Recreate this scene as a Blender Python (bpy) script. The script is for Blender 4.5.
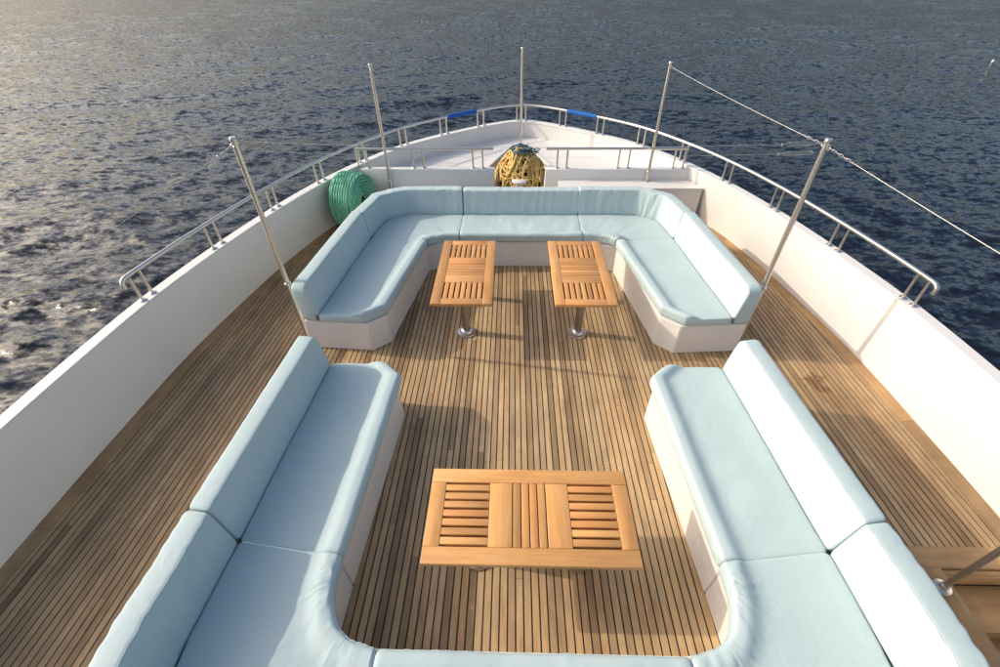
import bpy, bmesh, math, random
import numpy as np
from mathutils import Vector, Matrix, noise
R_ = math.radians
random.seed(7)
for o in list(bpy.data.objects): bpy.data.objects.remove(o)
scene = bpy.context.scene
COL = scene.collection

# ------------------------------------------------------------------ camera
CX, CZ = -0.1255, 3.2
PITCH, YAW, ROLL = R_(40.462), R_(-1.733), R_(-0.646)
cp, sp, cy, sy = math.cos(PITCH), math.sin(PITCH), math.cos(YAW), math.sin(YAW)
F = Vector((sy*cp, cy*cp, -sp)); Rt = Vector((cy, -sy, 0)); Up = Rt.cross(F)
R2 = Rt*math.cos(ROLL) + Up*math.sin(ROLL); U2 = Up*math.cos(ROLL) - Rt*math.sin(ROLL)
cam_d = bpy.data.cameras.new('camera'); cam = bpy.data.objects.new('camera', cam_d); COL.objects.link(cam)
cam_d.sensor_width = 36; cam_d.lens = 36*449.49/1000; cam_d.clip_start = .05; cam_d.clip_end = 60000
M = Matrix((R2, U2, -F)).transposed().to_4x4(); M.translation = (CX, 0, CZ); cam.matrix_world = M
scene.camera = cam

# ------------------------------------------------------------------ light
SUN_EL, SUN_AZ = R_(31.5), 0
light_dir = Vector((math.cos(R_(-8.5))*math.cos(SUN_EL), math.sin(R_(-8.5))*math.cos(SUN_EL), -math.sin(SUN_EL)))
world = bpy.data.worlds.new('World'); scene.world = world; world.use_nodes = True
nt = world.node_tree; bg = nt.nodes['Background']
sky = nt.nodes.new('ShaderNodeTexSky'); sky.sky_type = 'NISHITA'; sky.sun_disc = False
to_sun = -light_dir
sky.sun_elevation = SUN_EL; sky.sun_rotation = math.atan2(to_sun.x, to_sun.y)
sky.air_density = 1.0; sky.dust_density = 4.5; sky.ozone_density = 1.0
nt.links.new(sky.outputs[0], bg.inputs[0]); bg.inputs[1].default_value = .15
sd = bpy.data.lights.new('sun', 'SUN'); sd.energy = 2.05; sd.angle = R_(.6); sd.color = (1, .91, .79)
sun = bpy.data.objects.new('sun', sd); COL.objects.link(sun)
sun.rotation_euler = light_dir.to_track_quat('-Z', 'Y').to_euler(); sun.location = (-30, 5, 20)
scene.view_settings.view_transform = 'Standard'; scene.view_settings.look = 'None'
scene.view_settings.gamma = 1; scene.view_settings.exposure = .40
scene.render.engine = 'CYCLES'

# ------------------------------------------------------------------ materials
def mat(name, col, rough=.5, metal=0, spec=.5):
    m = bpy.data.materials.new(name); m.use_nodes = True
    b = m.node_tree.nodes['Principled BSDF']
    b.inputs['Base Color'].default_value = (*col, 1); b.inputs['Roughness'].default_value = rough
    b.inputs['Metallic'].default_value = metal; b.inputs['Specular IOR Level'].default_value = spec
    return m
def N(m, t, **kw):
    n = m.node_tree.nodes.new('ShaderNode'+t)
    for k, v in kw.items(): setattr(n, k, v)
    return n
def L(m, a, b): m.node_tree.links.new(a, b)
def bsdf(m): return m.node_tree.nodes['Principled BSDF']
def ramp(m, fac, stops):
    r = N(m, 'ValToRGB'); el = r.color_ramp.elements
    while len(el) < len(stops): el.new(.5)
    for e, (p, c) in zip(el, stops): e.position = p; e.color = (*c, 1)
    L(m, fac, r.inputs[0]); return r.outputs[0]
def mapping(m, src, scale, rand=None):
    mp = N(m, 'Mapping'); mp.inputs['Scale'].default_value = scale; L(m, src, mp.inputs['Vector'])
    if rand is not None:
        cmb = N(m, 'CombineXYZ'); mu = N(m, 'Math', operation='MULTIPLY'); mu.inputs[1].default_value = 37.
        L(m, rand, mu.inputs[0])
        for i in range(3): L(m, mu.outputs[0], cmb.inputs[i])
        L(m, cmb.outputs[0], mp.inputs['Location'])
    return mp.outputs[0]
def noisetex(m, vec, scale, detail=4, rough=.6, dist=0):
    n = N(m, 'TexNoise'); n.inputs['Scale'].default_value = scale; n.inputs['Detail'].default_value = detail
    n.inputs['Roughness'].default_value = rough; n.inputs['Distortion'].default_value = dist
    L(m, vec, n.inputs['Vector']); return n.outputs[0]
def mixc(m, fac, a, b, mode='MIX'):
    x = N(m, 'Mix', data_type='RGBA', blend_type=mode)
    for s, v in ((x.inputs[0], fac), (x.inputs[6], a), (x.inputs[7], b)):
        if hasattr(v, 'is_output'): L(m, v, s)
        elif isinstance(v, tuple): s.default_value = (*v, 1)
        else: s.default_value = v
    return x.outputs[2]
def math_(m, op, a, b=None, clamp=False):
    n = N(m, 'Math', operation=op); n.use_clamp = clamp
    for s, v in zip(n.inputs, (a, b)):
        if v is None: continue
        if hasattr(v, 'is_output'): L(m, v, s)
        else: s.default_value = v
    return n.outputs[0]
def bump(m, h, strength, dist):
    b = N(m, 'Bump'); b.inputs['Strength'].default_value = strength; b.inputs['Distance'].default_value = dist
    L(m, h, b.inputs['Height']); L(m, b.outputs[0], bsdf(m).inputs['Normal']); return b

def wood(name, stops, axis, tint, rough=.55, grain=60, world_pos=False, stain=False, dirt=.5):
    m = mat(name, (.3, .2, .1), rough)
    tc = N(m, 'TexCoord'); oi = N(m, 'ObjectInfo'); geo = N(m, 'NewGeometry')
    src = geo.outputs['Position'] if world_pos else tc.outputs['Object']
    sc = [1., 1., 1.]; sc[axis] = .06
    v = mapping(m, src, tuple(sc), oi.outputs['Random'])
    n1 = noisetex(m, v, grain, 5, .65, .4)
    sc2 = [1., 1., 1.]; sc2[axis] = .25
    v2 = mapping(m, src, tuple(sc2), oi.outputs['Random'])
    n2 = noisetex(m, v2, 9, 3, .55)
    f = math_(m, 'ADD', math_(m, 'MULTIPLY', n1, .55), math_(m, 'MULTIPLY', n2, .45))
    c = ramp(m, f, stops)
    # per-piece tone
    t = ramp(m, oi.outputs['Random'], tint)
    c = mixc(m, 1.0, c, t, 'MULTIPLY')
    if dirt:
        d = noisetex(m, geo.outputs['Position'], 1.7, 5, .65)
        dd = ramp(m, d, [(.35, (1-dirt*.55,)*3), (.62, (1, 1, 1))])
        c = mixc(m, 1.0, c, dd, 'MULTIPLY')
    if stain:
        cb = N(m, 'CombineXYZ'); cb.inputs[0].default_value = 2.83; cb.inputs[1].default_value = 3.06
        vd = N(m, 'VectorMath', operation='DISTANCE'); L(m, geo.outputs['Position'], vd.inputs[0]); L(m, cb.outputs[0], vd.inputs[1])
        sn = noisetex(m, geo.outputs['Position'], 11, 3, .6)
        s = math_(m, 'SUBTRACT', math_(m, 'ADD', math_(m, 'MULTIPLY', vd.outputs['Value'], 2.4), sn), .66)
        sf = ramp(m, s, [(.0, (.55, .46, .40)), (.12, (1, 1, 1))])
        c = mixc(m, 1.0, c, sf, 'MULTIPLY')
        # rain-like stains along seams
        st = noisetex(m, mapping(m, geo.outputs['Position'], (1, .22, 1)), 6, 4, .7)
        c = mixc(m, 1.0, c, ramp(m, st, [(.3, (.74, .69, .64)), (.47, (1, 1, 1))]), 'MULTIPLY')
    L(m, c, bsdf(m).inputs['Base Color'])
    bump(m, n1, .25, .002)
    rr = ramp(m, n1, [(.2, (rough+.15,)*3), (.8, (rough-.1,)*3)]); L(m, rr, bsdf(m).inputs['Roughness'])
    return m

DECK_TINT = [(0, (.55, .49, .43)), (.15, (.76, .69, .62)), (.45, (.95, .90, .84)), (.75, (.95, .82, .69)), (1, (1.10, 1.06, 1.0))]
m_plank = wood('deck_teak', [(.25, (.37, .24, .115)), (.5, (.59, .43, .245)), (.75, (.70, .54, .335))], 1, DECK_TINT, .6, 70, True, True, .35)
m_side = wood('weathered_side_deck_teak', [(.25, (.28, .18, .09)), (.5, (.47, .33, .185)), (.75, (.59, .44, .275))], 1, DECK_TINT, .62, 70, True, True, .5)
m_margin = wood('margin_teak', [(.25, (.30, .185, .09)), (.5, (.47, .32, .165)), (.75, (.57, .42, .25))], 1, DECK_TINT[1:4], .6, 45, True, False, .7)
m_board = wood('step_teak', [(.25, (.38, .23, .11)), (.5, (.60, .40, .20)), (.75, (.68, .50, .30))], 0, DECK_TINT[1:4], .6, 30, True, False, .6)
T_ST = [(.25, (.42, .20, .065)), (.5, (.64, .335, .12)), (.75, (.76, .45, .19))]
T_TI = [(0, (.74, .68, .62)), (.35, (1, .97, .93)), (.7, (.98, .84, .74)), (1, (1.12, 1.12, 1.05))]
m_teak_x = wood('table_teak_lengthwise', T_ST, 0, T_TI, .42, 45, False, False, 0)
m_teak_y = wood('table_teak_crosswise', T_ST, 1, T_TI, .42, 45, False, False, 0)
m_under = wood('dark_slot_backing', [(.25, (.05, .028, .012)), (.75, (.10, .06, .03))], 0, T_TI, .6, 40, False, False, 0)  # near-black wood, shade of the table slots put into its colour
m_caulk = mat('black_caulk', (.025, .02, .016), .8)

def gelcoat(name, col):
    m = mat(name, col, .32)
    geo = N(m, 'NewGeometry')
    n = noisetex(m, geo.outputs['Position'], 1.3, 5, .6)
    c = ramp(m, n, [(.3, tuple(x*.93 for x in col)), (.7, col)])
    st = noisetex(m, mapping(m, geo.outputs['Position'], (6, 6, .5)), 2.2, 5, .7)
    c = mixc(m, 1.0, c, ramp(m, st, [(.22, (.95, .93, .90)), (.42, (1, 1, 1))]), 'MULTIPLY')
    L(m, c, bsdf(m).inputs['Base Color'])
    n2 = noisetex(m, geo.outputs['Position'], 3.5, 2, .5)
    bump(m, n2, .12, .02)
    rr = ramp(m, n, [(.3, (.45,)*3), (.7, (.28,)*3)]); L(m, rr, bsdf(m).inputs['Roughness'])
    return m
m_white = gelcoat('white_gelcoat', (.77, .745, .70))
m_base = gelcoat('sofa_base_gelcoat', (.77, .735, .685))
m_hull = gelcoat('hull_paint', (.80, .79, .77))
m_steel = mat('stainless_steel', (.66, .62, .57), .33, 1)
m_pedestal = mat('brushed_steel', (.36, .35, .34), .3, 1)
m_dark = mat('dark_metal', (.05, .045, .04), .5, .6)
m_wire = mat('white_wire', (.70, .66, .60), .5)

def fabric(name, col):
    m = mat(name, col, .6, 0, .25)
    geo = N(m, 'NewGeometry'); tc = N(m, 'TexCoord')
    n = noisetex(m, geo.outputs['Position'], 2.2, 4, .6)
    c = ramp(m, n, [(.3, tuple(x*f for x, f in zip(col, (.94, .96, .97)))), (.7, col)])
    L(m, c, bsdf(m).inputs['Base Color'])
    n1 = noisetex(m, geo.outputs['Position'], 7, 3, .5, 1.2)
    n3 = noisetex(m, geo.outputs['Position'], 420, 2, .5)
    h = math_(m, 'ADD', math_(m, 'MULTIPLY', n1, 1.0), math_(m, 'MULTIPLY', n3, .02))
    bump(m, h, .35, .012)
    bsdf(m).inputs['Sheen Weight'].default_value = .0
    return m
m_fab = fabric('pale_blue_vinyl', (.475, .572, .565))

def ropemat(name, col, dark, turns):
    m = mat(name, col, .7)
    uv = N(m, 'UVMap'); uv.uv_map = 'UVMap'
    sep = N(m, 'SeparateXYZ'); L(m, uv.outputs[0], sep.inputs[0])
    ph = math_(m, 'ADD', math_(m, 'MULTIPLY', sep.outputs[0], turns), math_(m, 'MULTIPLY', sep.outputs[1], 3*2*math.pi))
    s = math_(m, 'ABSOLUTE', math_(m, 'SINE', math_(m, 'MULTIPLY', ph, .5)))
    geo = N(m, 'NewGeometry'); n = noisetex(m, geo.outputs['Position'], 40, 3, .6); n2 = noisetex(m, geo.outputs['Position'], 5, 3, .6)
    f = math_(m, 'MULTIPLY', math_(m, 'POWER', s, .6), math_(m, 'ADD', math_(m, 'MULTIPLY', n2, .8), .5), True)
    c = ramp(m, f, [(.0, dark), (.55, col), (1, tuple(min(1, x*1.25) for x in col))])
    L(m, c, bsdf(m).inputs['Base Color'])
    h = math_(m, 'ADD', s, math_(m, 'MULTIPLY', n, .3)); bump(m, h, .9, .006)
    return m
m_green = ropemat('green_rope', (.20, .53, .34), (.03, .16, .09), 55)
m_yellow = ropemat('yellow_rope', (.66, .44, .13), (.20, .11, .03), 60)
m_teal = ropemat('teal_rope', (.05, .12, .15), (.008, .03, .04), 90)
m_blue = fabric('blue_canvas', (.012, .11, .42))

# water
m_sea = mat('sea_water', (.006, .010, .018), .10, 0, .5)
b_ = bsdf(m_sea); b_.inputs['IOR'].default_value = 1.333
_g = N(m_sea, 'NewGeometry')
def sea_slope(sc, an, a, det):
    n = N(m_sea, 'TexNoise'); n.inputs['Scale'].default_value = sc; n.inputs['Detail'].default_value = det; n.inputs['Roughness'].default_value = .6
    L(m_sea, mapping(m_sea, _g.outputs['Position'], (1, an, 1)), n.inputs['Vector'])
    v = N(m_sea, 'VectorMath', operation='SUBTRACT'); L(m_sea, n.outputs['Color'], v.inputs[0]); v.inputs[1].default_value = (.5, .5, .5)
    w = N(m_sea, 'VectorMath', operation='MULTIPLY'); L(m_sea, v.outputs[0], w.inputs[0]); w.inputs[1].default_value = (a*.75, a, 0)
    return w.outputs[0]
def vadd(a, b):
    v = N(m_sea, 'VectorMath', operation='ADD'); L(m_sea, a, v.inputs[0]); L(m_sea, b, v.inputs[1]); return v.outputs[0]
_s = vadd(vadd(sea_slope(2.1, 1.9, 1.2, 2), sea_slope(5.0, 1.6, .9, 2)), sea_slope(14, 1.3, .35, 1))
_ln = N(m_sea, 'VectorMath', operation='LENGTH'); L(m_sea, _g.outputs['Position'], _ln.inputs[0])
_mr = N(m_sea, 'MapRange'); _mr.interpolation_type = 'SMOOTHSTEP'; L(m_sea, _ln.outputs['Value'], _mr.inputs[0])
for _i, _v in ((1, 12), (2, 75), (3, .95), (4, 1.8)): _mr.inputs[_i].default_value = _v
_sc = N(m_sea, 'VectorMath', operation='SCALE'); L(m_sea, _s, _sc.inputs[0]); L(m_sea, _mr.outputs[0], _sc.inputs['Scale']); _s = _sc.outputs[0]
_nn = N(m_sea, 'VectorMath', operation='NORMALIZE'); L(m_sea, vadd(_g.outputs['Normal'], _s), _nn.inputs[0])
L(m_sea, _nn.outputs[0], b_.inputs['Normal'])

# ------------------------------------------------------------------ mesh helpers
class MB:
    def __init__(s): s.v = []; s.f = []; s.uv = []
    def add(s, verts, faces, uvs=None):
        k = len(s.v); s.v += [tuple(p) for p in verts]; s.f += [tuple(i+k for i in f) for f in faces]
        s.uv += uvs if uvs else [None]*len(faces)
    def box(s, x0, x1, y0, y1, z0, z1, bev=0):
        if bev:
            bm = bmesh.new(); bmesh.ops.create_cube(bm, size=1)
            for v in bm.verts: v.co = ((x0+x1)/2+v.co.x*(x1-x0), (y0+y1)/2+v.co.y*(y1-y0), (z0+z1)/2+v.co.z*(z1-z0))
            bmesh.ops.bevel(bm, geom=bm.edges[:], offset=bev, segments=2, affect='EDGES', profile=.5)
            bm.verts.index_update(); s.add([v.co[:] for v in bm.verts], [[v.index for v in f.verts] for f in bm.faces]); bm.free()
        else:
            s.add([(x, y, z) for z in (z0, z1) for y in (y0, y1) for x in (x0, x1)],
                  [(0, 2, 3, 1), (4, 5, 7, 6), (0, 1, 5, 4), (2, 6, 7, 3), (0, 4, 6, 2), (1, 3, 7, 5)])
        return s
    def tube(s, path, r, seg=10, closed=False, caps=True):
        P = [Vector(p) for p in path]; n = len(P); T = []
        for i in range(n):
            a = P[(i-1) % n] if closed or i > 0 else P[0]; b = P[(i+1) % n] if closed or i < n-1 else P[-1]
            t = (b-a); T.append(t.normalized() if t.length > 1e-9 else Vector((0, 0, 1)))
        nrm = T[0].orthogonal().normalized(); verts = []; faces = []; uvs = []; ln = [0]
        for i in range(n):
            if i: ln.append(ln[-1]+(P[i]-P[i-1]).length)
            nrm = (nrm - T[i]*nrm.dot(T[i])); nrm = nrm.normalized() if nrm.length > 1e-6 else T[i].orthogonal().normalized()
            bn = T[i].cross(nrm); rr = r[i] if isinstance(r, (list, tuple)) else r
            for k in range(seg):
                a = 2*math.pi*k/seg; verts.append(P[i]+(nrm*math.cos(a)+bn*math.sin(a))*rr)
        m = n if closed else n-1
        for i in range(m):
            j = (i+1) % n; u0 = ln[i]; u1 = ln[i+1] if i+1 < n else ln[i]+(P[0]-P[-1]).length
            for k in range(seg):
                l = (k+1) % seg
                faces.append((i*seg+k, i*seg+l, j*seg+l, j*seg+k))
                uvs.append(((u0, k/seg), (u0, (k+1)/seg), (u1, (k+1)/seg), (u1, k/seg)))
        if caps and not closed:
            faces.append(tuple(range(seg-1, -1, -1))); uvs.append(None)
            faces.append(tuple((n-1)*seg+k for k in range(seg))); uvs.append(None)
        s.add(verts, faces, uvs); return s
    def lathe(s, prof, c=(0, 0, 0), seg=24):
        verts = []; faces = []; n = len(prof)
        for k in range(seg):
            a = 2*math.pi*k/seg
            for r, z in prof: verts.append((c[0]+r*math.cos(a), c[1]+r*math.sin(a), c[2]+z))
        for k in range(seg):
            l = (k+1) % seg
            for i in range(n-1): faces.append((k*n+i, l*n+i, l*n+i+1, k*n+i+1))
        s.add(verts, faces); return s
    def prism(s, poly, z0, z1):
        n = len(poly)
        a = sum(poly[i][0]*poly[(i+1) % n][1]-poly[(i+1) % n][0]*poly[i][1] for i in range(n))
        if a < 0: poly = poly[::-1]
        s.add([(x, y, z0) for x, y in poly]+[(x, y, z1) for x, y in poly],
              [tuple(range(n-1, -1, -1)), tuple(range(n, 2*n))]+[(i, (i+1) % n, n+(i+1) % n, n+i) for i in range(n)])
        return s
    def build(s, name, m, parent=None, smooth=True, angle=38, loc=None):
        me = bpy.data.meshes.new(name); me.from_pydata(s.v, [], s.f)
        if any(u for u in s.uv):
            ul = me.uv_layers.new(name='UVMap'); d = np.zeros(len(me.loops)*2, dtype=np.float32); i = 0
            for f, u in zip(s.f, s.uv):
                if u:
                    for q in u: d[2*i] = q[0]; d[2*i+1] = q[1]; i += 1
                else: i += len(f)
            ul.data.foreach_set('uv', d)
        me.materials.append(m)
        bm = bmesh.new(); bm.from_mesh(me); bmesh.ops.recalc_face_normals(bm, faces=bm.faces[:]); bm.to_mesh(me); bm.free()
        if smooth: me.polygons.foreach_set('use_smooth', [True]*len(me.polygons)); me.set_sharp_from_angle(angle=R_(angle))
        o = bpy.data.objects.new(name, me); COL.objects.link(o)
        if parent: o.parent = parent
        if loc: o.location = loc
        return o
def tag(o, label, cat, group=None):
    o['label'] = label; o['category'] = cat
    if group: o['group'] = group
    return o
def struct(o, label=None):
    o['kind'] = 'structure'
    if label: o['label'] = label
    return o
def empty(name, loc=(0, 0, 0), rz=0):
    o = bpy.data.objects.new(name, None); o.empty_display_size = .1; COL.objects.link(o)
    o.location = loc; o.rotation_euler = (0, 0, rz); return o
def copy_tree(o, parent=None):
    c = o.copy(); COL.objects.link(c); c.parent = parent
    for ch in list(o.children): copy_tree(ch, c)
    return c
def lerp(a, b, t): return tuple(x+(y-x)*t for x, y in zip(a, b))
def catmull(pts, n):
    out = []; P = [Vector(p) for p in pts]; P = [P[0]*2-P[1]]+P+[P[-1]*2-P[-2]]
    for i in range(1, len(P)-2):
        for k in range(n):
            t = k/n; a, b, c, d = P[i-1], P[i], P[i+1], P[i+2]
            out.append(.5*((2*b)+(c-a)*t+(2*a-5*b+4*c-d)*t*t+(3*b-a-3*c+d)*t**3))
    out.append(P[-2]); return out

# ------------------------------------------------------------------ hull line
HALF = [(3.66, -2.5), (3.655, -1), (3.645, .5), (3.63, 1.5), (3.60, 2.4), (3.53, 3.38), (3.36, 4.35), (3.12, 5.32), (2.83, 6.18),
        (2.45, 6.98), (1.965, 7.73), (1.37, 8.31), (.74, 8.80), (.30, 9.07), (0, 9.16)]
def skew(y): return -.085+.015*y
_h = [Vector((x+.5*0, y, 0)) for x, y in HALF]
half = catmull(_h, 6)
right = [Vector((p.x+skew(p.y), p.y, 0)) for p in half]
left = [Vector((-p.x+skew(p.y), p.y, 0)) for p in half]
HULL = left[:-1]+right[::-1]                  # port stern -> bow -> starboard stern
def outward(i):
    a = HULL[max(0, i-1)]; b = HULL[min(len(HULL)-1, i+1)]; t = (b-a).normalized()
    return Vector((-t.y, t.x, 0))
HN = [outward(i) for i in range(len(HULL))]
def hull_x(y, side):
    c = left if side < 0 else right
    for a, b in zip(c, c[1:]):
        if a.y <= y <= b.y: t = (y-a.y)/(b.y-a.y); return a.x+(b.x-a.x)*t
    return c[0].x if y < c[0].y else c[-1].x
def flare(y):                                # how far the bulwark foot stands inside its cap line
    K = [(-3, .05), (2.4, .05), (3.3, .035), (4.3, 0), (5.3, -.06), (6.1, -.10), (7, -.06), (8, 0), (10, 0)]
    for (a, u), (b, v) in zip(K, K[1:]):
        if a <= y <= b: return u+(v-u)*(y-a)/(b-a)
    return 0
def foot_x(y, side): return hull_x(y, side)-side*flare(y)
def strip(secs):                              # loft of open sections
    mb = MB(); n = len(secs[0])
    mb.add([p for s in secs for p in s], [(i*n+k, i*n+k+1, (i+1)*n+k+1, (i+1)*n+k) for i in range(len(secs)-1) for k in range(n-1)]); return mb
ZT = .73
SEA_Z = -2.5
hull = empty('yacht_hull', (0, 0, SEA_Z))
tag(hull, 'white yacht hull with high bulwark walls running round the bow', 'boat hull')
def hpart(mb, name, m, **k):
    o = mb.build(name, m, None, **k); o.parent = hull; o.matrix_parent_inverse = Matrix.Translation((0, 0, -SEA_Z)); return o
n_h = len(HULL); mid = n_h//2
for sl in (range(0, mid+1), range(mid, n_h)):
    secs = []
    for i in sl:
        p, q = HULL[i], HN[i]
        d_ = flare(p.y); secs.append([p-q*(.045+d_)+Vector((0, 0, -.03)), p-q*(.050+d_*.72)+Vector((0, 0, .2)), p-q*(.055+d_*.38)+Vector((0, 0, .45)), p-q*.06+Vector((0, 0, ZT-.028))])
    hpart(strip(secs), 'bulwark', m_white)
secs = []
for i in range(n_h):
    p, q = HULL[i], HN[i]
    secs.append([p+q*a+Vector((0, 0, z)) for a, z in ((-.058, ZT-.028), (-.066, ZT-.024), (-.068, ZT-.008), (-.060, ZT), (.052, ZT), (.062, ZT-.008), (.062, ZT-.03), (.045, ZT-.034))])
hpart(strip(secs), 'cap_rail', m_white)
secs = []
for i in range(n_h):
    p, q = HULL[i], HN[i]
    w_ = max(0, -flare(p.y)); secs.append([p+q*a+Vector((0, 0, z)) for a, z in ((.046, ZT-.03), (.04+w_, .2), (.02+w_, -.1), (w_, -.3), (-.10, -1.0), (-.26, -1.8), (-.5, -2.6), (-.75, -3.2))])
hpart(strip(secs), 'hull_shell', m_hull)

# ------------------------------------------------------------------ sea
def make_sea():
    rng = np.random.default_rng(5)
    nth, nr = 1200, 470
    r = 1.2*np.exp(np.linspace(0, math.log(900/1.2), nr))
    th = np.linspace(0, 2*math.pi, nth, endpoint=False)
    Rg, Tg = np.meshgrid(r, th, indexing='ij')
    X = (Rg*np.cos(Tg)).ravel(); Y = (Rg*np.sin(Tg)+3).ravel(); sp_ = (Rg*max(2*math.pi/nth, math.log(900/1.2)/nr)).ravel()
    Z = np.zeros_like(X); DX = np.zeros_like(X); DY = np.zeros_like(X)
    for k in range(190):
        lam = .34*(5.5/.34)**(rng.random()**1.15)
        d = R_(100)+rng.normal(0, .8)
        kk = 2*math.pi/lam; A = .0036*lam**.97*(.5+rng.random())
        if lam > 1.6: A *= .6
        ph = rng.random()*6.283
        w = np.clip((lam/(sp_*2.2)-1)/1.2, 0, 1)
        a = kk*(X*math.cos(d)+Y*math.sin(d))+ph
        Z += w*A*np.cos(a); s = w*A*.75*np.sin(a); DX -= s*math.cos(d); DY -= s*math.sin(d)
    # gusty patches
    g = .82+.28*np.sin(X*.11+Y*.05+1)*np.sin(Y*.083-X*.03)
    V = np.stack([X+DX*g, Y+DY*g, Z*g], 1)
    ring = np.array([[30000*math.cos(t), 30000*math.sin(t), 0] for t in th]); V = np.concatenate([V, ring])
    i = np.arange(nr)[:, None]; j = np.arange(nth)[None, :]; jn = (j+1) % nth
    Fq = np.stack([(i*nth+j), ((i+1)*nth+j), ((i+1)*nth+jn), (i*nth+jn)], -1).reshape(-1, 4)
    me = bpy.data.meshes.new('sea'); me.vertices.add(len(V)); me.vertices.foreach_set('co', V.astype(np.float32).ravel())
    me.loops.add(Fq.size); me.loops.foreach_set('vertex_index', Fq.astype(np.int32).ravel())
    me.polygons.add(len(Fq)); me.polygons.foreach_set('loop_start', (np.arange(len(Fq))*4).astype(np.int32))
    me.polygons.foreach_set('use_smooth', np.ones(len(Fq), dtype=bool)); me.update(calc_edges=True); me.validate()
    me.materials.append(m_sea)
    o = bpy.data.objects.new('sea', me); COL.objects.link(o); o.location = (0, 0, SEA_Z)
    return struct(o, 'dark rippled sea water around the boat')
make_sea()

# ------------------------------------------------------------------ deck
def deck_poly(inset, y0, y1, n=60):
    ys = [y0+(y1-y0)*i/n for i in range(n+1)]
    return [(foot_x(y, -1)+inset, y) for y in ys]+[(foot_x(y, 1)-inset, y) for y in ys[::-1]]
SX0, SY1 = 2.78, 1.355                           # stairwell
py = [p for p in deck_poly(.02, -2.4, 8.4)]
deckbase = [p for p in py if not (p[0] > 2 and p[1] < SY1)]
deckbase += [(foot_x(SY1, 1)-.02, SY1), (SX0, SY1), (SX0, -2.4)]
deck = MB().prism(deckbase, -.06, -.004).build('deck', m_caulk, smooth=False); struct(deck, 'weathered teak planked deck with dark caulked seams')
pm = MB().box(-.5, .5, -.5, .5, -.5, .5); proto_plank = None
PW, PITCHW = .0418, .0515
plank_mesh = {}
plank_n = 0
def plank(x, y0, y1, ang=0, piv=None):
    global plank_mesh, plank_n
    if bool(ang) not in plank_mesh:
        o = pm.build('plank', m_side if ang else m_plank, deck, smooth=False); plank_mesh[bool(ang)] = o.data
    else:
        o = bpy.data.objects.new('plank', plank_mesh[bool(ang)]); COL.objects.link(o); o.parent = deck
    c = Vector((x, (y0+y1)/2, -.006-random.random()*.0012))
    o.location = c; o.scale = (PW, (y1-y0)-.0025, .012)
    if ang:
        o.rotation_euler = (0, 0, ang); q = Vector(piv); v = Matrix.Rotation(ang, 4, 'Z') @ (c-q); o.location = q+v
    plank_n += 1
def butts(y0, y1, i):
    out = [y0]; y = y0+1.0+random.random()*2.6
    while y < y1-.7: out.append(y); y += 2.3+random.random()*1.8
    out.append(y1); return list(zip(out, out[1:]))
nC = int(1.83/PITCHW)
for i in range(-nC, nC+1):
    x = i*PITCHW; ax = abs(x)
    y0 = .05 if ax < 1.2 else .0
    y1 = 8.2 if ax < .5 else (5.2 if ax < 1.4 else 3.75)
    ys = 0.05 if ax < 1.25 else 2.5
    if ax < 1.25:
        for a, b in butts(ys, y1, i): plank(x, a, b)
    else: plank(x, ys, y1)
ANG = R_(2.6)
for s in (-1, 1):
    x0 = 1.80 if s < 0 else 1.80
    for k in range(36):
        xx = nC*PITCHW+PITCHW*(k+1)
        # plank centreline at y: s*(xx - (y-3)*tan(ANG)) ; clip by margin board
        f = lambda y: s*(xx-(y-3)*math.tan(ANG))
        ys = 1.42 if s > 0 and xx > 2.45 else (.0 if s > 0 else -.1)
        inside = lambda y: (abs(foot_x(y, s))-abs(f(y))) > .10
        if s > 0 and xx < 2.45: ys = .0
        yy = [ys+j*.05 for j in range(int((6.8-ys)/.05))]
        ok = [y for y in yy if inside(y)]
        if len(ok) < 8: continue
        a0, b0 = ok[0], min(ok[-1], 6.55)
        if xx < 1.98: a0, b0 = 2.4, 3.9
        # hidden run beside sofas is kept, but starts where the photograph's deck does
        for a, b in (butts(a0, b0, k) if b0-a0 > 2.4 else [(a0, b0)]):
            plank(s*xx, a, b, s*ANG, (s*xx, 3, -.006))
print('planks', plank_n)
# margin boards along the bulwark
for s in (-1, 1):
    cuts = [-2.3, -.2, 1.5, 3.05, 4.4, 5.6, 6.74] if s < 0 else [1.36, 2.6, 3.5, 4.7, 5.7, 6.74]
    for a, b in zip(cuts, cuts[1:]):
        ys = [a+.002+(b-a-.004)*i/8 for i in range(9)]
        poly = [(foot_x(y, s)-s*.03, y) for y in ys]+[(foot_x(y, s)-s*.165, y) for y in ys[::-1]]
        MB().prism(poly, -.02, .004).build('margin_board', m_margin, deck, smooth=False)
MB().box(2.52, foot_x(1.4, 1)-.166, SY1-.006, 1.492, -.02, .006).build('margin_board', m_board, deck, smooth=False)
MB().box(2.0, SX0+.006, -1.5, SY1-.008, -.02, .006).build('margin_board', m_margin, deck, smooth=False)

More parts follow.
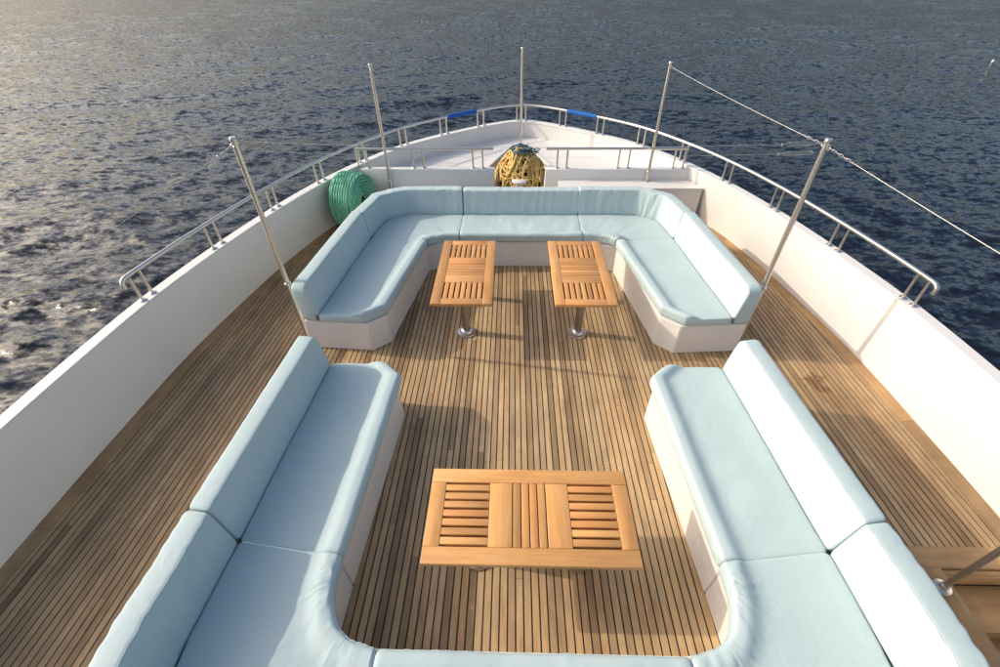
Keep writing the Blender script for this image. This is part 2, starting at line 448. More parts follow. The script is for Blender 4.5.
# stairs down beside the aft sofa
st = empty('deck_stairs', (3.15, .5, -1.5)); tag(st, 'wooden steps going down beside the aft sofa, inside the bulwark', 'stairs')
def spart(mb, name, m, root, **k):
    o = mb.build(name, m, None, **k); o.parent = root; o.matrix_parent_inverse = root.matrix_basis.inverted(); return o
bpy.context.view_layer.update()
XR = 3.52
spart(MB().box(SX0+.002, XR, SY1-.03, SY1-.008, -.20, -.022, .003), 'riser', m_board, st)
for k in range(5):
    z = -.24-.24*k; y1 = SY1-.02-.24*k
    spart(MB().box(SX0+.004, XR, y1-.29, y1, z-.035, z, .005), 'tread', m_board, st)
    if k: spart(MB().box(SX0+.004, XR, y1-.02, y1-.002, z+.006, z+.16, .003), 'riser', m_board, st)
spart(MB().box(SX0-.03, SX0, -2.2, SY1-.03, -1.5, -.022), 'side_panel', m_board, st)
# stair stanchion
ph = empty('stair_stanchion', (2.705, 1.222, .006)); tag(ph, 'steel stair rail post with round foot beside the aft sofa', 'post')
MB().tube([(0, 0, .005), (0, 0, .80), (0, -.02, .87), (0, -.08, .92), (0, -.17, .93), (0, -1.3, .45)], .0185, 14).build('tube', m_steel, ph)
MB().lathe([(.0, 0), (.052, 0), (.054, .006), (.05, .014), (.03, .02), (.027, .04), (.0, .04)]).build('foot', m_steel, ph)

# ------------------------------------------------------------------ sofas
def resample(keys, ds):
    out = []
    for (a, b), (c, d) in zip(keys, keys[1:]):
        ln = max((Vector(a)-Vector(c)).length, (Vector(b)-Vector(d)).length); n = max(1, int(ln/ds))
        for k in range(n): out.append((lerp(a, c, k/n), lerp(b, d, k/n)))
    out.append(keys[-1]); return out
def smoothkeys(keys, it=2):
    for _ in range(it):
        new = [keys[0]]
        for i in range(len(keys)-1):
            for t in (.25, .75):
                new.append((lerp(keys[i][0], keys[i+1][0], t), lerp(keys[i][1], keys[i+1][1], t)))
        new.append(keys[-1]); keys = new
    return keys
def seat_profile(z0=.362, z1=.470):
    p = [(.05, 0, z0), (.018, 0, z0+.004), (.004, 0, z0+.02), (0, 0, z0+.045), (0, 0, z0+.075)]
    for a in range(0, 91, 15): p.append((.034-.034*math.cos(R_(a)), 0, z1-.017+.034*math.sin(R_(a))))
    p += [(.062, 0, z1+.020), (.085, 0, z1+.017), (.11, 0, z1+.006), (.14, 0, z1-.012), (.18, 0, z1-.020)]
    for t in (.1, .25, .4, .55, .7, .85, .95): p.append((.18*(1-t), t, z1-.020+.007*math.sin(math.pi*t)))
    p += [(-.012, 1, z1-.022), (0, 1, z1-.034), (0, 1, z0+.02), (-.02, 1, z0)]
    for t in (.75, .5, .25): p.append((.05*(1-t), t, z0))
    return p
def back_profile(lean=.045, zb=.435, zt=.79, th=.185):
    p = [(0, zb), (.0, zb+.03)]
    for t in (.25, .5, .75, .9): p.append((lean*t*.9+.0, zb+.03+(zt-.04-zb-.03)*t))
    for a in range(0, 91, 18): p.append((lean+.024-.024*math.cos(R_(a)), zt-.024+.024*math.sin(R_(a))))
    p += [(lean+.06, zt+.002), (th-.05, zt+.001)]
    for a in range(0, 91, 22): p.append((th-.022+.022*math.sin(R_(a)), zt-.022+.022*math.cos(R_(a))))
    p += [(th+.004, zt-.1), (th, zt-.2), (th-.01, .40), (th-.02, .37), (.03, .37), (.03, zb)]
    return [(a, 0, z) for a, z in p]
def loft_cushion(name, keys, prof, parent, wrinkle, ds=.018, r0=.03, r1=.03, seed=0, round_top=False, pipe=()):
    st_ = resample(keys, ds)
    # arc length
    s = [0]
    for (a, b), (c, d) in zip(st_, st_[1:]):
        s.append(s[-1]+((Vector(a)+Vector(b))-(Vector(c)+Vector(d))).length/2)
    tot = s[-1]
    # profile normals in (u,z): polygon inset
    n = len(prof); mb = MB(); secs = []
    def section(a, b, inset, shift):
        a = Vector(a); b = Vector(b); d = (b-a); dep = d.length; d = d/dep
        pts = [((u+w*dep), z) for u, w, z in prof]
        if inset:
            cu = sum(p[0] for p in pts)/n; cz = sum(p[1] for p in pts)/n
            hu = (max(p[0] for p in pts)-min(p[0] for p in pts))/2; hz = (max(p[1] for p in pts)-min(p[1] for p in pts))/2
            pts = [(cu+(p[0]-cu)*(1-inset/hu), cz+(p[1]-cz)*(1-inset/hz)) for p in pts]
        return [Vector((a.x+d.x*u+shift.x, a.y+d.y*u+shift.y, z)) for u, z in pts]
    def along(i, j):
        v = (Vector(st_[j][0])+Vector(st_[j][1]))-(Vector(st_[i][0])+Vector(st_[i][1])); return (v/v.length).to_3d() if v.length else Vector((1, 0, 0))
    dirs0 = along(0, 1); dirs1 = along(-2, -1)
    E = [(0, 1.0), (.08, .6), (.3, .27), (.62, .07), (1.0, 0)]
    if r0:
        for fr, ins in E[:-1]: secs.append((section(*st_[0], ins*r0*.75, dirs0*(fr*r0)), fr*r0))
    for i, (a, b) in enumerate(st_):
        if (r0 and s[i] < r0) or (r1 and s[i] > tot-r1): continue
        secs.append((section(a, b, 0, Vector((0, 0, 0))), s[i]))
    if r1:
        for fr, ins in E[:-1][::-1]: secs.append((section(*st_[-1], ins*r1*.75, dirs1*(-fr*r1)), tot-fr*r1))
    V = []
    for sec, sv in secs:
        for k, p in enumerate(sec):
            q = p.copy()
            d = wrinkle(p, sv, k/n, tot)
            RT = .085
            if round_top and sv < RT and p.z > .6:
                lim = -(RT-math.sqrt(RT*RT-(RT-sv)**2))*.9; q.z = .6+(q.z-.6)*(1+lim/.195)
            q += d; V.append(q)
    m_ = len(secs)
    faces = [(i*n+k, i*n+(k+1) % n, (i+1)*n+(k+1) % n, (i+1)*n+k) for i in range(m_-1) for k in range(n)]
    faces += [tuple(range(n)), tuple((m_-1)*n+k for k in range(n))]
    mb.add(V, faces); co = mb.build(name, m_fab, parent, angle=75)
    cen = [sum((V[i*n+k] for k in range(n)), Vector())/n for i in range(m_)]
    for k in pipe:
        pp = MB().tube([V[i*n+k]+(V[i*n+k]-cen[i]).normalized()*.0005 for i in range(2, m_-2)], .0032, 6).build('piping', m_fab, None); pp.parent = co
    return co
def nz(x, y, z): return noise.noise(Vector((x, y, z)))
def seat_wrinkle(puckers, amp=1.0):
    def w(p, s, k, tot):
        h = nz(p.x*3, p.y*3, 1.3)*.006*amp
        f = nz(p.x*1.2+9, p.y*1.2, 4)
        # drag folds
        h += max(0, f)*.006*amp*nz(p.x*16+3*nz(p.x*2, p.y*2, 0), p.y*6, 2)
        d = Vector((0, 0, h if p.z > .43 else h*.3))
        for (cx, cy_, rad, a) in puckers:
            v = Vector((p.x-cx, p.y-cy_)); r = v.length
            if r < rad:
                ang = math.atan2(v.y, v.x); fall = (1-r/rad)**1.2*min(1, r/.04)
                d += Vector((v.x/(r+1e-6), v.y/(r+1e-6), 1.0))*(a*fall*(nz(ang*7, r*3, cx*5)+.5*nz(ang*15, r*6, 3)))
        if .40 < k < .68:
            mk = math.sin((k-.40)/.28*math.pi)*max(0, .3+nz(s*1.1, 8, p.x)); sg = math.copysign(1, p.x)
            d.z += amp*.017*mk*nz(s*9+sg*k*7, k*3, p.x*.5+2)
        # gathers on the front face
        if p.z < .47 and p.z > .37:
            g = nz(s*22, p.z*5, 3)*.003*max(.2, .6+nz(s*1.7, 3, p.y))*2; d += Vector((0, 0, 0))+Vector((g, g, 0))
        return d
    return w
def back_wrinkle(amp):
    def w(p, s, k, tot):
        if p.z < .45: return Vector((0, 0, 0))
        fold = nz(s*19+1.5*p.z, p.z*2.2, 7.7); m_ = .5+.8*nz(s*1.6, 3, 1)
        g = amp*(.008*fold*max(0, m_)+.004*nz(s*3, p.z*3, 2))
        top = .0013*amp*nz(s*17, 5, p.x) if p.z > .74 else 0
        return Vector((g*.8, g*.8, top))
    return w
def corner(keys, r=.10):
    out = [keys[0]]
    for i in range(1, len(keys)-1):
        def near(j, q):
            res = []
            for c in (0, 1):
                a = Vector(keys[i][c]); b = Vector(keys[j][c]); ln = (b-a).length
                res.append(tuple(a+(b-a)*min(.45, q/ln if ln > 1e-6 else 0)))
            return tuple(res)
        out += [near(i-1, r), near(i-1, r*.45), (lerp(lerp(keys[i][0], near(i-1, r*.3)[0], .5), near(i+1, r*.3)[0], .33), lerp(lerp(keys[i][1], near(i-1, r*.3)[1], .5), near(i+1, r*.3)[1], .33)), near(i+1, r*.45), near(i+1, r)]
    return out+[keys[-1]]
def mirror(keys): return [((-a[0], a[1]), (-b[0], b[1])) for a, b in keys]
def shift_in(keys, df, db, cut0=0, cut1=0):
    """base block lines: front moved back by df, rear moved in by db"""
    out = []
    for a, b in keys:
        d = (Vector(b)-Vector(a)).normalized(); A = Vector(a)+d*df; B = Vector(b)-d*db; out.append((tuple(A), tuple(B)))
    if cut0:
        out[0] = (lerp(out[0][0], out[1][0], cut0), lerp(out[0][1], out[1][1], cut0))
    return out
def base_block(keys, parent, z1=.362, gap=.0015):
    k = [list(map(Vector, q)) for q in keys]
    for e, o in ((0, 1), (-1, -2)):
        for i in (0, 1):
            v = (k[o][i]-k[e][i]); k[e][i] = k[e][i]+v.normalized()*gap
    mb = MB(); V = []; n = 4
    for a, b in k: V += [(a.x, a.y, .0), (a.x, a.y, z1), (b.x, b.y, z1), (b.x, b.y, .0)]
    faces = [(i*4+q, i*4+(q+1) % 4, (i+1)*4+(q+1) % 4, (i+1)*4+q) for i in range(len(k)-1) for q in range(4)]
    faces += [(0, 1, 2, 3), tuple((len(k)-1)*4+q for q in range(4))]
    bm = bmesh.new(); vs = [bm.verts.new(v) for v in V]
    for f in faces: bm.faces.new([vs[i] for i in f])
    bmesh.ops.recalc_face_normals(bm, faces=bm.faces[:])
    bmesh.ops.bevel(bm, geom=[e for e in bm.edges if e.calc_face_angle(0) > R_(12)], offset=.006, segments=2, affect='EDGES')
    bm.verts.index_update(); mb.add([v.co[:] for v in bm.verts], [[v.index for v in f.verts] for f in bm.faces]); bm.free()
    return mb.build('base_panel', m_base, parent, angle=30)

def make_sofa(name, label, side_seat, corner_seat, mid_seat, side_back, corner_back, mid_back, puck, loc):
    root = empty(name, loc); tag(root, label, 'sofa'); inv = Matrix.Translation(-Vector(loc))
    parts = []
    for s in (1, -1):
        f = (lambda k: k) if s > 0 else mirror
        pk = [(s*a, b, c, d) for a, b, c, d in puck]
        parts.append(loft_cushion('seat_cushion', f(side_seat), seat_profile(), None, seat_wrinkle(pk, 1.5), seed=s, pipe=(6,)))
        parts.append(loft_cushion('seat_cushion', f(corner_seat), seat_profile(), None, seat_wrinkle(pk, 2.0), seed=s+3, pipe=(6,)))
        parts.append(loft_cushion('backrest_cushion', f(side_back), back_profile(), None, back_wrinkle(1.2), round_top=True, pipe=(9, 18)))
        parts.append(loft_cushion('backrest_cushion', f(corner_back), back_profile(.035, zt=.79 if 'aft' in name else .777), None, back_wrinkle(3.2), pipe=(9, 18)))
        join = lambda a, b: [(p[0], q[1]) for p, q in zip(a, b)]
        parts.append(base_block(f(BASE[name][0]), None)); parts.append(base_block(f(BASE[name][1]), None))
    parts.append(loft_cushion('seat_cushion', mid_seat, seat_profile(), None, seat_wrinkle([], 2.0), pipe=(6,)))
    parts.append(loft_cushion('backrest_cushion', mid_back, back_profile(.03, zt=.765), None, back_wrinkle(2.6), pipe=(9, 18)))
    parts.append(base_block(BASE[name][2], None))
    for p in parts: p.parent = root; p.matrix_parent_inverse = inv
    return root
BASE = {}
# forward U
FA, FB, FC = (1.575, 3.455), (1.385, 3.625), (1.165, 4.985)
SA, SC = (2.05, 3.475), (1.90, 5.09)
BASE['front_sofa'] = (
    [((1.56, 3.455), (2.22, 3.50)), ((1.395, 3.60), (2.21, 3.64)), ((1.195, 5.005), (2.07, 5.13))],
    [((1.195, 5.005), (2.07, 5.13)), ((.93, 5.11), (1.95, 5.66)), ((.88, 5.125), (1.58, 5.89)), ((.78, 5.13), (.78, 5.90))],
    [((.78, 5.13), (.78, 5.90)), ((-.78, 5.13), (-.78, 5.90))])
make_sofa('front_sofa', 'U-shaped white sofa with pale blue cushions behind the two side-by-side tables, open towards the stern',
    [(FA, SA), (lerp(FA, FB, .6), lerp(SA, (2.042, 3.56), .6)), (FB, (2.035, 3.63)), (FC, SC)],
    corner([(FC, SC), ((1.10, 5.045), (1.80, 5.58)), ((.94, 5.095), (1.55, 5.735)), ((.78, 5.10), (.78, 5.74))]),
    [((.78, 5.10), (.78, 5.74)), ((-.78, 5.10), (-.78, 5.74))],
    [((2.05, 3.475), (2.25, 3.50)), ((1.90, 5.09), (2.10, 5.14))],
    corner([((1.90, 5.09), (2.10, 5.14)), ((1.81, 5.58), (1.98, 5.69)), ((1.54, 5.735), (1.62, 5.935)), ((.78, 5.74), (.78, 5.94))], .08),
    [((.78, 5.74), (.78, 5.94)), ((-.78, 5.74), (-.78, 5.94))],
    [(1.16, 4.98, .34, .014)], (0, 5.0, 0))
# aft U
GA, GB, GC = (1.21, 2.80), (1.055, 2.65), (1.118, 1.16)
BASE['aft_sofa'] = (
    [((1.22, 2.765), (1.87, 2.80)), ((1.075, 2.60), (1.875, 2.66)), ((1.152, 1.16), (1.98, 1.25))],
    [((1.152, 1.16), (1.98, 1.25)), ((1.158, .86), (2.0, .5)), ((1.0, .735), (1.9, .1)), ((.8, .72), (.8, -.13))],
    [((.8, .72), (.8, -.13)), ((-.8, .72), (-.8, -.13))])
make_sofa('aft_sofa', 'U-shaped white sofa with pale blue cushions around the single table, open towards the bow',
    [(GA, (1.70, 2.805)), (lerp(GA, GB, .6), (1.705, 2.72)), (GB, (1.709, 2.65)), (GC, (1.79, 1.24))],
    smoothkeys([(GC, (1.79, 1.24)), ((1.12, .95), (1.83, .45)), ((1.02, .75), (1.6, .09)), ((.8, .69), (.8, .08))], 2),
    [((.8, .69), (.8, .08)), ((-.8, .69), (-.8, .08))],
    [((1.70, 2.80), (1.88, 2.83)), ((1.79, 1.245), (1.99, 1.27))],
    smoothkeys([((1.79, 1.24), (1.99, 1.265)), ((1.84, .35), (2.04, .3)), ((1.62, .07), (1.8, -.13)), ((.8, .08), (.8, -.12))], 2),
    [((.8, .08), (.8, -.12)), ((-.8, .08), (-.8, -.12))],
    [(1.11, 1.0, .30, .009), (1.0, .74, .25, .006)], (0, 1.2, 0))

# ------------------------------------------------------------------ tables
def make_table():
    t = empty('teak_table'); LX, WY, ZT_, TH = 1.24, .605, .60, .034
    z0, z1 = ZT_-TH, ZT_; hx, hy = LX/2, WY/2; rw = .098
    def bar(name, x0, x1, y0, y1, m, dz=0, bev=.004, zz=z0): MB().box(x0, x1, y0, y1, zz+dz, z1+dz, bev).build(name, m, t, angle=50)
    for s in (-1, 1):
        bar('rail', -hx, hx, *sorted((s*hy, s*(hy-rw))), m_teak_x)
        bar('stile', *sorted((s*hx, s*(hx-.095))), -hy+rw+.001, hy-rw-.001, m_teak_y, -.0012)
        bar('stile', *sorted((s*.105, s*.245)), -hy+rw+.001, hy-rw-.001, m_teak_y, -.0012)
        n = 7; span = 2*(hy-rw); g = .0145; w = (span-g*(n+1))/n
        for k in range(n):
            y = -hy+rw+g+k*(w+g); bar('slat', *sorted((s*.246, s*(hx-.096))), y, y+w, m_teak_x, -.002, .003, z0+.002)
    n = 4; g = .006; w = (.21-g*(n+1))/n
    for k in range(n):
        x = -.105+g+k*(w+g); bar('slat', x, x+w, -hy+rw+.001, hy-rw-.001, m_teak_y, -.002, .003, z0+.002)
    MB().box(-.53, .53, -hy+.09, hy-.09, z0-.028, z0-.018, .002).build('slot_light_blocker', m_under, t)  # added dark panel, stops sunlight passing through the slots
    # battens below
    for s in (-1, 1): MB().box(s*.33-.11, s*.33+.11, -.2, .2, z0-.042, z0-.0285, .003).build('batten', m_teak_y, t)
    for s in (-1, 1):
        x = s*.335
        pd = MB().lathe([(.0, 0), (.042, 0), (.042, .515), (0, .515)], (x, 0, .012), 24).build('pedestal', m_pedestal, t)
        MB().lathe([(0, 0), (.098, 0), (.1, .006), (.096, .016), (.07, .022), (.062, .045), (.052, .055), (.043, .058), (.0, .058)], (x, 0, 0), 32).build('flange', m_steel, pd)
        MB().lathe([(0, 0), (.09, 0), (.09, .008), (.04, .03), (0, .03)][::-1], (x, 0, .522), 24).build('top_plate', m_steel, pd)
    return t
tb = make_table(); tb.location = (.0, 1.365, .004)
tag(tb, 'single teak slatted table set crosswise inside the aft sofa', 'table', 'teak slatted tables')
for x, lab in ((-.607, 'lengthwise teak slatted table in the front sofa on the green rope side'), (.607, 'lengthwise teak slatted table in the front sofa opposite the green rope side')):
    c = copy_tree(tb); c.location = (x, 4.10, .004); c.rotation_euler = (0, 0, math.pi/2 if x < 0 else -math.pi/2); tag(c, lab, 'table', 'teak slatted tables')

# ------------------------------------------------------------------ lockers and foredeck at the bow
YW = 6.75; XI = .385
lk = empty('port_locker', (-1.5, YW, 0)); lk.name = 'bow_locker'
tag(lk, 'white locker wall with hinged lid beside the green rope coil', 'locker', 'white lockers across the bow')
xl = hull_x(YW, -1)+.04
def lpart(mb, name, m, root, **k): return spart(mb, name, m, root, **k)
bpy.context.view_layer.update()
lpart(MB().box(xl, -XI, YW, YW+.10, 0, .69, .008), 'wall', m_white, lk)
lpart(MB().box(-XI-.10, -XI-.002, YW+.102, YW+.75, 0, .43, .008), 'side_wall', m_white, lk)
lpart(MB().box(xl+.5, -XI-.04, YW-.31, YW-.002, 0, .375, .008), 'bench', m_white, lk)
lid = lpart(MB().box(-1.95, -.55, YW-.315, YW-.012, .378, .40, .006), 'lid', m_white, lk)
for x in (-1.50, -.87): lpart(MB().box(x-.035, x+.035, YW-.03, YW-.004, .401, .412, .003).tube([(x-.035, YW-.017, .413), (x+.035, YW-.017, .413)], .007, 8), 'hinge', m_steel, lk)
lk2 = empty('bow_locker', (1.5, YW, 0)); tag(lk2, 'white locker wall with a bench seat in front, across from the green rope', 'locker', 'white lockers across the bow')
bpy.context.view_layer.update()
xr = hull_x(YW, 1)-.04
lpart(MB().box(XI, xr, YW, YW+.10, 0, .69, .008), 'wall', m_white, lk2)
lpart(MB().box(XI+.002, XI+.10, YW+.102, YW+.75, 0, .43, .008), 'side_wall', m_white, lk2)
lpart(MB().prism([(.585, YW-.002), (.585, YW-.305), (hull_x(YW-.305, 1)-.06, YW-.305), (hull_x(YW-.01, 1)-.06, YW-.002)], 0, .505), 'bench', m_white, lk2)
lpart(MB().prism([(.575, YW-.002), (.575, YW-.325), (hull_x(YW-.325, 1)-.062, YW-.325), (hull_x(YW-.01, 1)-.062, YW-.002)], .506, .532), 'bench_top', m_white, lk2)

fd = []
ZF = .45
for s in (-1, 1):
    ys = [6.86+(9.02-6.86)*i/24 for i in range(25)]
    poly = [(hull_x(y, s)-s*.05, y) for y in ys]+[(0, 9.10), (0, 8.32), (s*.2, 8.28), (s*.50, 7.45), (s*.50, 6.86)]
    hpart(MB().prism(poly, ZF-.05, ZF), 'foredeck', m_white, smooth=False)
    # coaming lip of the rope well
    pts = [(s*.50, 6.87), (s*.50, 7.45), (s*.2, 8.28), (0, 8.32)]
    q = []
    for (a, b), (c, d) in zip(pts, pts[1:]):
        v = Vector((c-a, d-b)); nn = Vector((v.y, -v.x)).normalized()*(.05)*s
        hpart(MB().prism([(a, b), (c, d), (c+nn.x, d+nn.y), (a+nn.x, b+nn.y)], -.02, ZF+.035), 'coaming', m_white, smooth=False)

# ------------------------------------------------------------------ rails
ZR = 1.0
def curve_at(y, s, dz=0): return Vector((hull_x(y, s), y, dz))
rl = empty('bow_railing', (0, 9.1, ZT)); tag(rl, 'long stainless steel railing running round the bow on the bulwark', 'railing')
bpy.context.view_layer.update()
path = []
def arc_from(s):
    pts = [Vector((p.x, p.y, ZR)) for p in (left if s < 0 else right) if p.y > 3.30]
    e = curve_at(3.30, s, ZR); t = (pts[0]-e).normalized()
    hook = []
    c0 = e
    for a in (100, 75, 50, 25, 0): hook.append(c0+Vector((0, 0, -.055*(1-math.cos(R_(a)))))-t*.055*math.sin(R_(a)))
    return [hook[0]+Vector((0, 0, -.02))]+hook+pts
pl = arc_from(-1); pr = arc_from(1)
spart(MB().tube(pl[:-1]+pr[::-1], .0205, 14), 'rail_tube', m_steel, rl)
POST_Y = (3.31+.02, 3.44+.01, 4.29, 4.42, 5.26, 5.37, 6.12, 6.24, 6.93, 7.03, 7.68, 7.78, 8.27, 8.355, 8.755, 8.83)
posts = [curve_at(y, s) for y in POST_Y for s in (-1, 1)]+[Vector((-.035+.0, 9.155, 0)), Vector((.13, 9.13, 0))]
for p in posts:
    po = spart(MB().tube([(p.x, p.y, ZT+.002), (p.x, p.y, ZR-.016)], .0135, 10), 'post', m_steel, rl)
    fl = MB().lathe([(0, 0), (.034, 0), (.035, .005), (.03, .011), (.0165, .015), (0, .015)], (p.x, p.y, ZT), 18).build('post_foot', m_steel, None)
    fl.parent = po; bpy.context.view_layer.update(); fl.matrix_parent_inverse = po.matrix_world.inverted()
for s in (-1, 1):
    pts = [curve_at(y, s, ZR) for y in np.linspace(8.375, 8.74, 12)]
    pts = [p+Vector((nz(p.x*9, p.y*9, s)*.006, 0, -.004+nz(p.x*14, p.y*7, 2)*.008)) for p in pts]
    rr = [.034+.007*nz(p.x*12, p.y*11, 5) for p in pts]
    spart(MB().tube(pts, rr, 14), 'sleeve', m_blue, rl)['label'] = 'blue canvas sleeve wrapped round the rail'
for s, x0, x1, xs in ((-1, -2.46, -.40, (-2.45, -2.30, -1.61, -1.46, -.71, -.56)), (1, .385, 2.46, (.555, .70, 1.465, 1.615, 2.285, 2.43))):
    h = empty('locker_handrail', ((x0+x1)/2, YW+.05, .69))
    tag(h, 'straight steel grab rail on top of the locker wall '+('beside the green rope coil' if s < 0 else 'behind the white bench'), 'railing', 'grab rails on the lockers')
    bpy.context.view_layer.update()
    spart(MB().tube([(x0, YW+.05, .975), (x1, YW+.05, .975)], .0195, 14), 'rail_tube', m_steel, h)
    for x in xs:
        po = spart(MB().tube([(x, YW+.05, .692), (x, YW+.05, .96)], .0135, 10), 'post', m_steel, h)
        fl = MB().lathe([(0, 0), (.034, 0), (.035, .005), (.03, .011), (.0165, .015), (0, .015)], (x, YW+.05, .69), 18).build('post_foot', m_steel, None)
        fl.parent = po; bpy.context.view_layer.update(); fl.matrix_parent_inverse = po.matrix_world.inverted()

# ------------------------------------------------------------------ awning poles and wires
def pole(x, y, zb, zt, label, collar=True, eye=(0, 1)):
    p = empty('awning_pole', (x, y, zb)); tag(p, label, 'pole', 'upright steel awning poles')
    h = zt-zb; hc = .72-zb if zb < .2 else .12
    MB().tube([(0, 0, .01), (0, 0, h-.012)], .0225, 16).build('tube', m_steel, p)
    MB().lathe([(.0, 0), (.05, 0), (.05, .008), (.03, .014), (.0, .014)]).build('foot', m_steel, p)
    if collar:
        MB().lathe([(.0, 0), (.031, 0), (.033, .006), (.033, .03), (.031, .036), (.0, .036)], (0, 0, hc)).build('collar', m_steel, p)
        MB().tube([(0, 0, hc+.018), (.048, -.01, hc+.018)], .006, 8).build('set_screw', m_steel, p)
    MB().lathe([(.0, 0), (.027, 0), (.028, .004), (.028, .022), (.024, .03), (.0, .031)], (0, 0, h-.026)).build('top_cap', m_steel, p)
    ring = [(0, (.04+.018*math.cos(a))*1, h-.05+.018*math.sin(a)) for a in np.linspace(0, 2*math.pi, 14)]
    for s in (-1, 1): MB().tube([(0, s*q[1], q[2]) for q in ring[:-1]], .004, 6, closed=True).build('eye_ring', m_steel, p)
    return Vector((x, y, zt-.05))
tR1 = pole(2.275, 3.60, .004, 2.09, 'tall steel pole with wire hooks and chain links at its top')
tL1 = pole(-2.30, 3.60, .004, 2.11, 'tall steel pole by the front sofa end on the green rope side')
tR2 = pole(1.91, 6.70, .532, 2.09, 'steel pole rising from the white bench behind the front sofa')
tL2 = pole(-1.99, 6.725, .376, 2.08, 'steel pole against the locker wall next to the green rope coil')
tC = pole(.035, 8.52, ZF, 2.0, 'steel pole at the bow behind the yellow rope heap', False)
tR0 = pole(2.50, -1.0, .01, 2.09, 'steel pole behind the stairs at the aft end of the white wire')
tL0 = pole(-2.50, -1.0, .004, 2.09, 'steel pole beside the aft sofa on the green rope side')
def chain(mb, a, b, n):
    a = Vector(a); b = Vector(b); d = (b-a)/n; t = d.normalized(); u = t.orthogonal().normalized(); v = t.cross(u)
    for i in range(n):
        c = a+d*(i+.5); w = u if i % 2 else v
        mb.tube([c+t*(d.length*.66*math.cos(q))+w*(.008*math.sin(q)) for q in np.linspace(0, 2*math.pi, 12, endpoint=False)], .0024, 6, closed=True)
def wire(name, a, b, sag, r, label, chain_a=0, chain_b=0, hook=False, group='awning wires'):
    a = Vector(a); b = Vector(b); d = (b-a); t = d.normalized()
    root = empty(name, a); tag(root, label, 'wire', group); bpy.context.view_layer.update()
    pt = lambda f: a+d*f+Vector((0, 0, -4*sag*f*(1-f)))
    fa = (.05+chain_a)/d.length; fb = 1-(.05+chain_b)/d.length
    spart(MB().tube([pt(fa+(fb-fa)*i/24) for i in range(25)], r, 8), 'wire_strand', m_wire, root)
    for f0, f1, ln in ((0.045/d.length, fa, chain_a), (fb, 1-.045/d.length, chain_b)):
        if ln:
            mb = MB(); chain(mb, pt(f0), pt(f1), max(3, int(ln/.04))); spart(mb, 'chain', m_steel, root)
    if hook:
        for e, s in ((1., -1),):
            p = pt(e+s*.06/d.length); q = pt(e+s*.26/d.length)
            spart(MB().tube([p+Vector((0, 0, .012)), q+Vector((0, 0, .012)), q+(q-p).normalized()*.02, q-Vector((0, 0, .012)), p-Vector((0, 0, .012)), p-(q-p).normalized()*.02], .0032, 6, closed=True), 'turnbuckle', m_steel, root)
            spart(MB().lathe([(0, -.012), (.012, -.006), (.012, .006), (0, .012)], q+(q-p).normalized()*.04, 10), 'clamp', m_steel, root)
    return root
wire('awning_wire', tR2, tR1, .015, .002, 'white wire from the bench pole to the pole with wire hooks', 0, .22)
wire('awning_wire', tR1, tR0, .035, .0021, 'white wire with chain links running aft from the hooked pole', .3, 0)
wire('awning_wire', tL1, tL0, .03, .001, 'thin wire running aft from the pole opposite the hooked pole', .2, 0)
wire('cross_wire', tL1+Vector((.03, 0, .02)), tR1+Vector((-.03, 0, .02)),   .04, .001, 'thin upper wire stretched across the boat between two poles', 0, 0, True)
wire('cross_wire', tL1+Vector((.03, 0, -.05)), tR1+Vector((-.03, 0, -.05)), .045, .0009, 'thin lower wire stretched across the boat between two poles', 0, 0, True)

# ------------------------------------------------------------------ ropes
def rope_coil():
    th = R_(-12); ax = Vector((math.cos(th), math.sin(th), 0)); c = Vector((-2.46, 6.28, .41))
    e1 = Vector((-ax.y, ax.x, 0)); e2 = Vector((0, 0, 1)); rr = .0155
    o = empty('green_rope_coil', (c.x, c.y, 0)); tag(o, 'thick coil of green rope standing on edge against the bulwark', 'rope')
    bpy.context.view_layer.update()
    P = []
    W = .34; R0 = .395; n = 9
    # outside winding
    turns = n; 
    for i in range(turns*44+1):
        a = 2*math.pi*i/44; u = -W/2+W*i/(turns*44)
        edge = abs(u)/(W/2); rad = R0-rr-.05*max(0, edge-.72)**1.5*4+.005*nz(a*1.3, u*18, 2)
        P.append(c+ax*(u+.004*nz(a*2, u*9, 1))+e1*(rad*math.cos(a))+e2*(rad*math.sin(a)*1.02))
    mb = MB().tube(P, rr, 7)
    spart(mb, 'rope_winding', m_green, o)
    for s in (1, -1):
        P = []; k = 8; steps = k*44
        for i in range(steps+1):
            a = 2*math.pi*i/44; f = i/steps; rad = (R0-.02)-(R0-.075)*f
            dome = .015*math.sin(f*math.pi)-.06*max(0, f-.75)
            P.append(c+ax*s*(W/2-.012+dome+.005*nz(a*1.7, f*9, s))+e1*((rad+.006*nz(a*2.1, f*5, 4))*math.cos(a))+e2*(rad*math.sin(a)*1.02))
        spart(MB().tube(P, rr*1.02, 7), 'rope_spiral', m_green, o)
    # hidden layers
    P = []
    for i in range(turns*30+1):
        a = 2*math.pi*i/30; u = -W/2+.02+(W-.04)*i/(turns*30); P.append(c+ax*u+e1*((R0-.05)*math.cos(a))+e2*((R0-.05)*math.sin(a)))
    spart(MB().tube(P, .02, 6), 'inner_winding', m_green, o)
rope_coil()

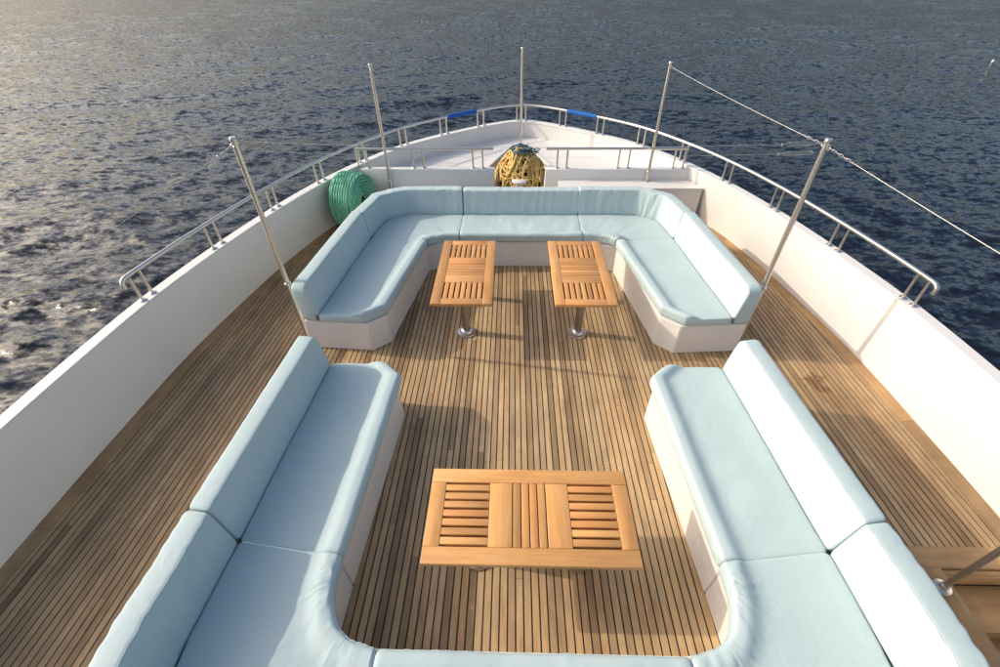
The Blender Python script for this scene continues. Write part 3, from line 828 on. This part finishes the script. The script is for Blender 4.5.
def rope_heap():
    o = empty('yellow_rope_heap', (.02, 7.3, 0)); tag(o, 'tangled heap of yellow mooring rope in the bow well', 'rope'); bpy.context.view_layer.update()
    rnd = random.Random(11)
    H = lambda x, y: .05+.64*max(0, 1-((x/.52)**2+(y/.48)**2))**.8
    mb = MB(); cx, cy_ = .02, 7.32
    for t in range(42):
        u = rnd.uniform(-.30, .30); v = rnd.uniform(-.36, .22); rad = rnd.uniform(.13, .27); ex = rnd.uniform(.55, 1.25); rot = rnd.uniform(0, 6.28)
        lift = rnd.uniform(-.01, .12); pts = []; turns = rnd.choice((1, 1, 2, 2)); npt = 26*turns; dr = rnd.uniform(-.05, .05)
        for i in range(npt):
            a = 2*math.pi*i/26+rot; r = rad*(1+dr*i/26)+.02*nz(a, t, 1)
            lx = r*math.cos(a); ly = r*ex*math.sin(a); ca, sa = math.cos(rot), math.sin(rot)
            x = u+lx*ca-ly*sa; y = v+lx*sa+ly*ca; q = math.hypot(x/.47, y/.43)
            if q > 1: x /= q; y /= q
            pts.append(Vector((cx+x, cy_+y, H(x, y)*(1 if q < 1 else max(.1, 1.25-q*.9))+lift+.06*nz(x*6, y*6, t*1.7))))
        pts = [(pts[i-1 if i else 0]+pts[i]*2+pts[min(npt-1, i+1)])/4 for i in range(npt)]
        mb.tube(pts, .0165, 8)
    spart(mb, 'rope_loops', m_yellow, o)
    # bights hanging over the front
    mb = MB()
    for k in range(8):
        x = rnd.uniform(-.36, .36); w = rnd.uniform(.05, .16); zb = rnd.uniform(.05, .35); zt = .62-.5*abs(x)
        pts = [(x-w, 7.1, zt), (x-w*1.1, 6.96, (zt+zb)/2+.05), (x-w*.4, 6.91+rnd.uniform(-.03, .03), zb), (x+w*.5, 6.91+rnd.uniform(-.03, .03), zb+rnd.uniform(0, .06)), (x+w*1.1, 6.98, (zt+zb)/2), (x+w*.8, 7.14, zt+.03)]
        mb.tube(catmull(pts, 7), .018, 8)
    spart(mb, 'hanging_loops', m_yellow, o)
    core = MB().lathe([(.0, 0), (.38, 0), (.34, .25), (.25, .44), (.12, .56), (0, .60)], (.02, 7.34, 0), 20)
    spart(core, 'shaded_core', mat('dark_gap_fill', (.05, .03, .015), .9), o)  # added filler, its dark colour stands in for shade between loops
    n = empty('teal_rope_bundle', (.03, 7.35, .78)); tag(n, 'small tangled bundle of teal rope lying on the yellow rope', 'rope'); bpy.context.view_layer.update()
    P = []
    for i in range(520):
        a = i*.41; r = .04+.10*abs(nz(i*.017, 2, 3))*2; gx = .34*nz(i*.0131, 0, 1); gy = .14*nz(i*.017, 7, 1)
        P.append(Vector((.05+gx+r*1.15*math.cos(a), 7.33+gy+r*.9*math.sin(a), .80-1.1*(gx*gx+gy*gy)-.4*max(0, r-.1)+.07*nz(i*.09, 5, 1))))
    spart(MB().tube(P, .0085, 6), 'rope_tangle', m_teal, n)
rope_heap()
cb = empty('mooring_bitt', (-.005, 6.93, 0)); tag(cb, 'white round mooring bitt in front of the yellow rope', 'bitt')
MB().lathe([(0, 0), (.1, 0), (.1, .02), (.065, .035), (.06, .38), (.08, .41), (.115, .425), (.12, .44), (.115, .455), (.1, .462), (0, .466)], seg=32).build('post', m_white, cb)
MB().tube([(-.17, 0, .24), (.17, 0, .24)], .022, 12).build('cross_pin', m_steel, cb)

# ------------------------------------------------------------------ buoy
bu = empty('mooring_buoy', (30.6, 33.9, SEA_Z)); bu.scale = (.45,)*3; tag(bu, 'small white buoy floating alone far out on the sea', 'buoy')
MB().lathe([(0, -.15), (.12, -.12), (.16, -.03), (.165, .05), (.14, .13), (.085, .2), (.04, .24), (.035, .28), (0, .29)], seg=24).build('float', m_white, bu)
MB().tube([(.03*math.cos(a), 0, .315+.03*math.sin(a)) for a in np.linspace(0, 2*math.pi, 14, endpoint=False)], .012, 8, closed=True).build('lifting_ring', m_steel, bu)
